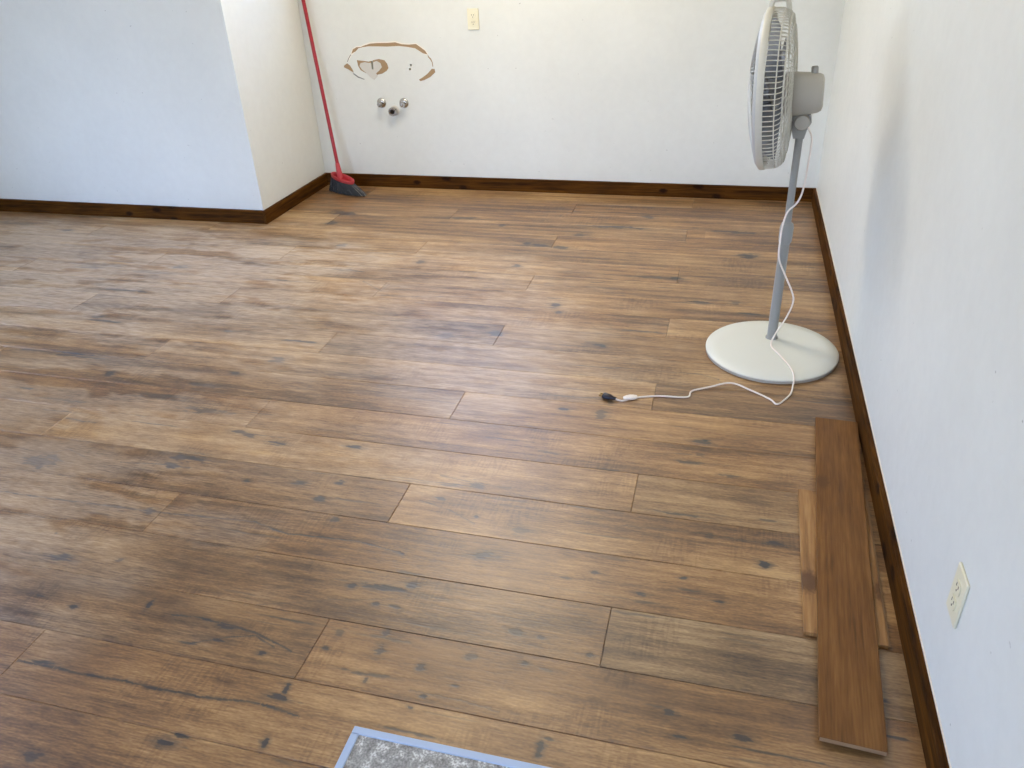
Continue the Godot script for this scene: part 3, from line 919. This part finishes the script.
# ---------------------------------------------------------------- fan
func build_fan() -> void:
	var at := Vector3(0.230, 0, -2.893)
	var o := thing("pedestal_fan", "grey and white pedestal fan with round base beside the right wall", "fan", at)
	var pole := Vector3(0.232, 0, -2.968) - at
	var st := mb()
	lathe(st, [Vector2(0, 0.0), Vector2(0.243, 0.0), Vector2(0.2475, 0.003), Vector2(0.2475, 0.013)], 72)
	part("base_rim", st, M.fan_body, o)
	st = mb()
	lathe(st, [Vector2(0.2475, 0.013), Vector2(0.249, 0.014), Vector2(0.249, 0.018), Vector2(0.245, 0.0215), Vector2(0.20, 0.025), Vector2(0.12, 0.029), Vector2(0.06, 0.031), Vector2(0, 0.032)], 72)
	part("base", st, M.fan_base, o)
	st = mb()
	lathe(st, [Vector2(0.025, 0.026), Vector2(0.023, 0.036), Vector2(0.0188, 0.040), Vector2(0.0182, 0.44)], 28, Transform3D(Basis.IDENTITY, pole))
	part("lower_pole", st, M.fan_grey, o)
	st = mb()
	lathe(st, [Vector2(0.0182, 0.425), Vector2(0.023, 0.432), Vector2(0.0245, 0.45), Vector2(0.0245, 0.485), Vector2(0.022, 0.50), Vector2(0.013, 0.508)], 28, Transform3D(Basis.IDENTITY, pole))
	part("height_collar", st, M.fan_grey, o)
	st = mb()
	lathe(st, [Vector2(0.0128, 0.50), Vector2(0.0128, 0.835)], 24, Transform3D(Basis.IDENTITY, pole))
	part("upper_pole", st, M.fan_grey, o)
	# head frame: local +z is the blowing direction
	var th := 0.115
	var ph := -0.066
	var front := Vector3(-cos(th) * cos(ph), sin(ph), -sin(th) * cos(ph))
	var side := Vector3.UP.cross(front).normalized()
	var up := front.cross(side)
	var head := Transform3D(Basis(side, up, front), Vector3(0.108, 0.966, -2.97) - at)
	var ax := head * Transform3D(Basis(Vector3.RIGHT, PI / 2), Vector3.ZERO)   # lathe y -> blowing direction
	# yoke and pivot
	st = mb()
	var yoke := [Vector2(-0.020, 0.0), Vector2(0.016, 0.0), Vector2(0.022, 0.03), Vector2(0.034, 0.055), Vector2(0.030, 0.078), Vector2(0.012, 0.092), Vector2(-0.024, 0.088), Vector2(-0.032, 0.066), Vector2(-0.030, 0.034)]
	slab(st, yoke, -0.022, 0.022, Transform3D(Basis.IDENTITY, pole + Vector3(-0.002, 0.812, 0)))
	part("yoke", st, M.fan_grey, o)
	st = mb()
	lathe(st, [Vector2(0, -0.03), Vector2(0.025, -0.03), Vector2(0.027, -0.026), Vector2(0.027, 0.03), Vector2(0.023, 0.036), Vector2(0, 0.036)], 24, Transform3D(Basis(Vector3.RIGHT, PI / 2), pole + Vector3(0.0, 0.868, 0)))
	part("pivot_knob", st, M.fan_body, o)
	# motor housing
	var mh := head * Transform3D(Basis.IDENTITY, Vector3(0, -0.014, 0.024))
	st = mb()
	lathe(st, [Vector2(0.0, -0.206), Vector2(0.046, -0.205), Vector2(0.057, -0.201), Vector2(0.063, -0.190), Vector2(0.068, -0.155), Vector2(0.071, -0.115), Vector2(0.072, -0.085), Vector2(0.066, -0.080), Vector2(0.0, -0.080)], 36, mh * Transform3D(Basis(Vector3.RIGHT, PI / 2), Vector3.ZERO))
	var motor := part("motor_housing", st, M.fan_body, o)
	st = mb()
	for k in 5:
		var a := 1.75 + 0.15 * k
		box(st, Vector3(-0.002, 0.0535, -0.196), Vector3(0.002, 0.0655, -0.178), 0.0, mh * Transform3D(Basis(Vector3(0, 0, 1), a), Vector3.ZERO))
	part("vent_slots", st, M.fan_dark, motor)
	st = mb()
	lathe(st, [Vector2(0.0115, 0.055), Vector2(0.0115, 0.082), Vector2(0.009, 0.086), Vector2(0, 0.086)], 16, mh * Transform3D(Basis.IDENTITY, Vector3(0, 0, -0.172)))
	part("oscillation_knob", st, M.fan_grey, o)
	# rim between the two grilles
	st = mb()
	lathe(st, [Vector2(0.250, -0.010), Vector2(0.259, -0.011), Vector2(0.262, -0.007), Vector2(0.262, 0.007), Vector2(0.259, 0.011), Vector2(0.250, 0.010)], 120, ax)
	part("grille_rim", st, M.fan_light, o)
	# front grille
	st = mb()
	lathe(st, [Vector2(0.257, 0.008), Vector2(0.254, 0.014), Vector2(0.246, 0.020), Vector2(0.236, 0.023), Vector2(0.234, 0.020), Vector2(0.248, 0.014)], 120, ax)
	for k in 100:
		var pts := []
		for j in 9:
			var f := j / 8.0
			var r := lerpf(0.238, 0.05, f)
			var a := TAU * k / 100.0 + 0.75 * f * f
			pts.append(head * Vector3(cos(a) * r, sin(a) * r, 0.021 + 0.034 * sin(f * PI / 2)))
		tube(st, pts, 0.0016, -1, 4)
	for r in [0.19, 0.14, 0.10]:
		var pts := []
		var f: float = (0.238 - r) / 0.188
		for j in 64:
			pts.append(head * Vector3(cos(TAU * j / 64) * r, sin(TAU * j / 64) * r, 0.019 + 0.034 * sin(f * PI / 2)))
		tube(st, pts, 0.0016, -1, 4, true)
	part("front_grille", st, M.fan_front_shaded, o)
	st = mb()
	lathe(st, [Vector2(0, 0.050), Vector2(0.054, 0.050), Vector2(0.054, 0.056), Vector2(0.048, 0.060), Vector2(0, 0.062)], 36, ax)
	part("grille_badge", st, M.fan_front_shaded, o)
	# rear grille: ribs along the side, turning inward over the shoulder in a swirl
	st = mb()
	for k in 96:
		var a0 := TAU * k / 96.0
		var pts := []
		for q in [[0.258, -0.006, 0.0], [0.257, -0.030, 0.0], [0.254, -0.048, 0.0], [0.247, -0.060, 0.01], [0.235, -0.068, 0.03]] + ([[0.20, -0.076, 0.11], [0.16, -0.081, 0.23], [0.12, -0.084, 0.40], [0.07, -0.086, 0.72]] if k % 2 == 0 else []):
			pts.append(head * Vector3(cos(a0 + q[2]) * q[0], sin(a0 + q[2]) * q[0], q[1]))
		tube(st, pts, 0.0018, 0.0014, 4)
	for q in [[0.2545, -0.046, 0.0022], [0.236, -0.068, 0.0030], [0.205, -0.076, 0.0020], [0.17, -0.081, 0.0020], [0.135, -0.084, 0.0020], [0.10, -0.086, 0.0022]]:
		var pts := []
		for j in 80:
			pts.append(head * Vector3(cos(TAU * j / 80) * q[0], sin(TAU * j / 80) * q[0], q[1]))
		tube(st, pts, q[2], -1, 5, true)
	part("rear_grille", st, M.fan_light, o)
	# carrying handle on top of the rear grille
	st = mb()
	var hp := []
	for q in [[0, 0.258, 0.002], [0, 0.276, -0.002], [0, 0.283, -0.012], [0, 0.283, -0.042], [0, 0.274, -0.052], [0, 0.250, -0.056]]:
		hp.append(head * Vector3(q[0], q[1], q[2]))
	tube(st, smooth(hp, 5), 0.009, -1, 10)
	part("carrying_handle", st, M.fan_light, o)
	# hub and blades
	st = mb()
	lathe(st, [Vector2(0.0, 0.02), Vector2(0.03, 0.02), Vector2(0.040, 0.012), Vector2(0.042, -0.05), Vector2(0.02, -0.055), Vector2(0.02, -0.10)], 28, ax)
	part("hub", st, M.blade, o)
	for b in 5:
		st = mb()
		var G := []
		for i in 9:
			var f := i / 8.0
			var r := lerpf(0.036, 0.226, f)
			var span := lerpf(0.55, 0.92, sin(minf(f * 1.25, 1.0) * PI / 2)) * (1.0 - 0.25 * f * f)
			var row := []
			for j in 7:
				var s := j / 6.0 - 0.5
				var a := TAU * b / 5.0 + s * span + 0.25 * f
				row.append(Vector3(cos(a) * r, sin(a) * r, -0.018 + 0.062 * s * (1.0 - 0.35 * f)))
			G.append(row)
		for i in 8:
			for j in 6:
				for off in [0.0, -0.0025]:
					var P := []
					for w in [[i, j], [i + 1, j], [i + 1, j + 1], [i, j + 1]]:
						P.append(head * (G[w[0]][w[1]] + Vector3(0, 0, off)))
					var n: Vector3 = (P[1] - P[0]).cross(P[3] - P[0]).normalized()
					if n.dot(front) * (1.0 if off == 0.0 else -1.0) < 0.0:
						n = -n
					quad(st, P, [n, n, n, n], [Vector2.ZERO, Vector2.RIGHT, Vector2.ONE, Vector2.DOWN])
		part("blade", st, M.blade, o)
	# power cord, wound round the pole and trailing over the base to the floor
	var cp := []
	for i in range(0, CORD.size(), 3):
		cp.append(Vector3(CORD[i], CORD[i + 1], CORD[i + 2]) - at)
	st = mb()
	tube(st, smooth(cp, 6), 0.0033, -1, 8)
	var cord := part("power_cord", st, M.cord, o)
	# cord wrap and plug
	st = mb()
	var c := Vector3(-0.262, 0.008, -2.446) - at
	lathe(st, [Vector2(0, -0.026), Vector2(0.007, -0.025), Vector2(0.011, -0.012), Vector2(0.012, 0.0), Vector2(0.010, 0.014), Vector2(0.006, 0.025), Vector2(0, 0.026)], 14, Transform3D(Basis(Vector3.UP, 0.35) * Basis(Vector3(0, 0, 1), PI / 2), c), Vector2(0.7, 1.2))
	part("cord_wrap", st, M.cord, cord)
	st = mb()
	var pf := Transform3D(Basis(Vector3.UP, -0.3) * Basis(Vector3(0, 0, 1), PI / 2), Vector3(-0.340, 0.010, -2.434) - at)
	lathe(st, [Vector2(0, -0.030), Vector2(0.006, -0.030), Vector2(0.008, -0.016), Vector2(0.013, -0.006), Vector2(0.014, 0.016), Vector2(0.012, 0.019), Vector2(0, 0.019)], 12, pf, Vector2(0.68, 1.1))
	var plug := part("plug", st, M.plug, cord)
	st = mb()
	for z in [-0.0065, 0.0065]:
		box(st, Vector3(-0.003, 0.018, z - 0.0008), Vector3(0.003, 0.034, z + 0.0008), 0.0, pf)
	part("prongs", st, M.brass, plug)

const CORD := [0.245, 0.872, -2.955, 0.258, 0.845, -2.94, 0.271, 0.813, -2.93, 0.27, 0.727, -2.93, 0.266, 0.639, -2.93, 0.252, 0.591, -2.93, 0.225, 0.558, -2.93, 0.214, 0.509, -2.93, 0.212, 0.454, -2.928, 0.216, 0.38, -2.93, 0.246, 0.314, -2.93, 0.28, 0.247, -2.93, 0.289, 0.202, -2.93, 0.272, 0.138, -2.93, 0.243, 0.07, -2.93,
	0.228, 0.036, -2.891, 0.259, 0.034, -2.817, 0.297, 0.0305, -2.722, 0.305, 0.026, -2.662, 0.302, 0.012, -2.632, 0.290, 0.0045, -2.575, 0.247, 0.0036, -2.503, 0.221, 0.0036, -2.532, 0.153, 0.006, -2.58, 0.085, 0.012, -2.608, 0.012, 0.008, -2.572, -0.05, 0.005, -2.536, -0.065, 0.0036, -2.492, -0.159, 0.0036, -2.482, -0.229, 0.0036, -2.461, -0.255, 0.005, -2.445, -0.288, 0.0036, -2.425, -0.318, 0.008, -2.428]

# ---------------------------------------------------------------- broom
func build_broom() -> void:
	var at := Vector3(-2.45, 0, -4.70)
	var o := thing("broom", "red angle broom with dark bristles leaning in the corner of the recess", "broom", at)
	var foot := Vector3(-2.478, 0.128, -4.745) - at
	var top := Vector3(-2.618, 1.36, -4.862) - at
	var dir := (top - foot).normalized()
	var st := mb()
	tube(st, [foot, foot.lerp(top, 0.5), top], 0.0115, -1, 16)
	part("handle", st, M.broom_red, o)
	st = mb()
	tube(st, [foot - dir * 0.012, foot + dir * 0.02, foot + dir * 0.055], 0.019, 0.0135, 16)
	part("socket", st, M.broom_cap, o)
	# cap: a hollow oval collar slanting down to the right
	var lx := Vector3(0.92, -0.20, 0.30).normalized()
	var lz := lx.cross(Vector3.UP).normalized() * -1.0
	var ly := lz.cross(lx).normalized()
	if ly.y < 0:
		ly = -ly
	var cc := Vector3(-2.447, 0.094, -4.722) - at
	var xf := Transform3D(Basis(lx, ly, lx.cross(ly)), cc)
	st = mb()
	lathe(st, [Vector2(0.088, -0.016), Vector2(0.094, -0.013), Vector2(0.097, 0.0), Vector2(0.096, 0.008), Vector2(0.091, 0.010), Vector2(0.084, 0.007), Vector2(0.080, -0.010), Vector2(0.0, -0.012)], 40, xf, Vector2(1.0, 0.42))
	part("cap", st, M.broom_cap, o)
	st = mb()
	lathe(st, [Vector2(0.0, -0.0115), Vector2(0.0795, -0.0095)], 40, xf, Vector2(1.0, 0.42))
	part("cap_recess", st, M.broom_red, o)
	st = mb()
	tube(st, [foot - dir * 0.045, foot - dir * 0.005], 0.017, 0.018, 14)
	part("neck", st, M.broom_cap, o)
	# bristles
	var rng := RandomNumberGenerator.new()
	rng.seed = 8
	st = mb()
	var pale := mb()
	for k in 900:
		var u := rng.randf_range(-1.0, 1.0)
		var v := rng.randf_range(-1.0, 1.0) * sqrt(1.0 - u * u * 0.9)
		var a := xf * Vector3(u * 0.089, -0.014, v * 0.036)
		var ex := lerpf(-2.560, -2.262, (u + 1.0) / 2.0)
		var ez := lerpf(-4.742, -4.640, (u + 1.0) / 2.0) + v * 0.045
		var b := Vector3(ex + rng.randf_range(-0.008, 0.008), 0.001 + absf(rng.randfn(0.0, 0.004)), ez + rng.randf_range(-0.006, 0.006)) - at
		var mid := a.lerp(b, 0.55) + Vector3(0, 0.004, 0)
		if u > 0.80 and v > -0.2 and rng.randf() < 0.5:
			tube(pale, [a, mid, b], 0.0011, 0.0007, 3)
		elif rng.randf() < 0.06:
			tube(pale, [a, mid, b + Vector3(0.01, 0, 0.004)], 0.0010, 0.0006, 3)
		else:
			tube(st, [a, mid, b], 0.0022, 0.0014, 3)
	part("bristles", st, M.bristle, o, "stuff")
	part("pale_bristles", pale, M.bristle_pale, o, "stuff")

# ---------------------------------------------------------------- loose boards and tray
func build_boards() -> void:
	var zx := Vector3(0, 0, 1)
	var s := thing("loose_board", "short tan offcut board lying under the long loose board", "board", Vector3(0.3785, 0, -1.728), "loose boards by the right wall")
	s.rotation.y = -0.0227
	var st := mb()
	box(st, Vector3(-0.0935, 0.0, -0.282), Vector3(0.0935, 0.0125, 0.282), 0.0012, Transform3D.IDENTITY, zx, Vector3.RIGHT)
	part("board", st, M.board_tan, s)
	st = mb()
	box(st, Vector3(0.0935, 0.004, -0.280), Vector3(0.0985, 0.008, 0.280), 0.0005, Transform3D.IDENTITY, zx, Vector3.RIGHT)
	part("tongue", st, M.ply, s)
	var l := thing("loose_board", "long reddish brown loose board lying on top by the baseboard", "board", Vector3(0.3925, 0.0125, -1.776), "loose boards by the right wall")
	l.rotation.y = -0.0575
	st = mb()
	box(st, Vector3(-0.0655, 0.0005, -0.628), Vector3(0.0655, 0.0130, 0.628), 0.0012, Transform3D.IDENTITY, zx, Vector3.RIGHT)
	part("board", st, M.board_dark, l)
	st = mb()
	box(st, Vector3(-0.064, 0.0015, 0.628), Vector3(0.064, 0.0115, 0.6288))
	part("sawn_end", st, M.ply, l)

func build_tray() -> void:
	var o := thing("floor_panel", "framed panel, blue sky reflection painted on its rim, with mottled grey face lying on the floorboards", "panel", Vector3(-0.37, 0, -0.765))
	var w := 0.30
	var d := 0.205
	var f := 0.018
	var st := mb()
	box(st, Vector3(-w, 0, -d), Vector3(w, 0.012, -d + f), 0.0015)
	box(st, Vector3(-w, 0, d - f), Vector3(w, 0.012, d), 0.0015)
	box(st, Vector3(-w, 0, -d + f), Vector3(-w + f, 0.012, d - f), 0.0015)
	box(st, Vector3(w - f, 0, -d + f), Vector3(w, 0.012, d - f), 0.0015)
	part("frame", st, M.frame_sky_sheen, o)
	var n := 512
	var a := noise_bytes(n, n, n, n, 0.02, 61, 5)
	var b := noise_bytes(n, n, n, n, 0.09, 62, 3)
	var out := PackedByteArray()
	out.resize(n * n * 3)
	for i in n * n:
		var v := 160.0 + (a[i] - 128) * 0.30 + (b[i] - 128) * 0.30
		if a[i] > 138 and b[i] > 120:
			v += minf((a[i] - 138) * 1.0, 32.0)
		out[i * 3] = clampi(int(v * 0.97), 0, 255)
		out[i * 3 + 1] = clampi(int(v * 0.985), 0, 255)
		out[i * 3 + 2] = clampi(int(v * 0.99), 0, 255)
	var m := StandardMaterial3D.new()
	m.albedo_texture = ImageTexture.create_from_image(Image.create_from_data(n, n, false, Image.FORMAT_RGB8, out))
	m.uv1_scale = Vector3(3.2, 3.2, 1)
	m.roughness = 0.45
	st = mb()
	box(st, Vector3(-w + f, 0.001, -d + f), Vector3(w - f, 0.0095, d - f))
	part("mottled_face", st, m, o)
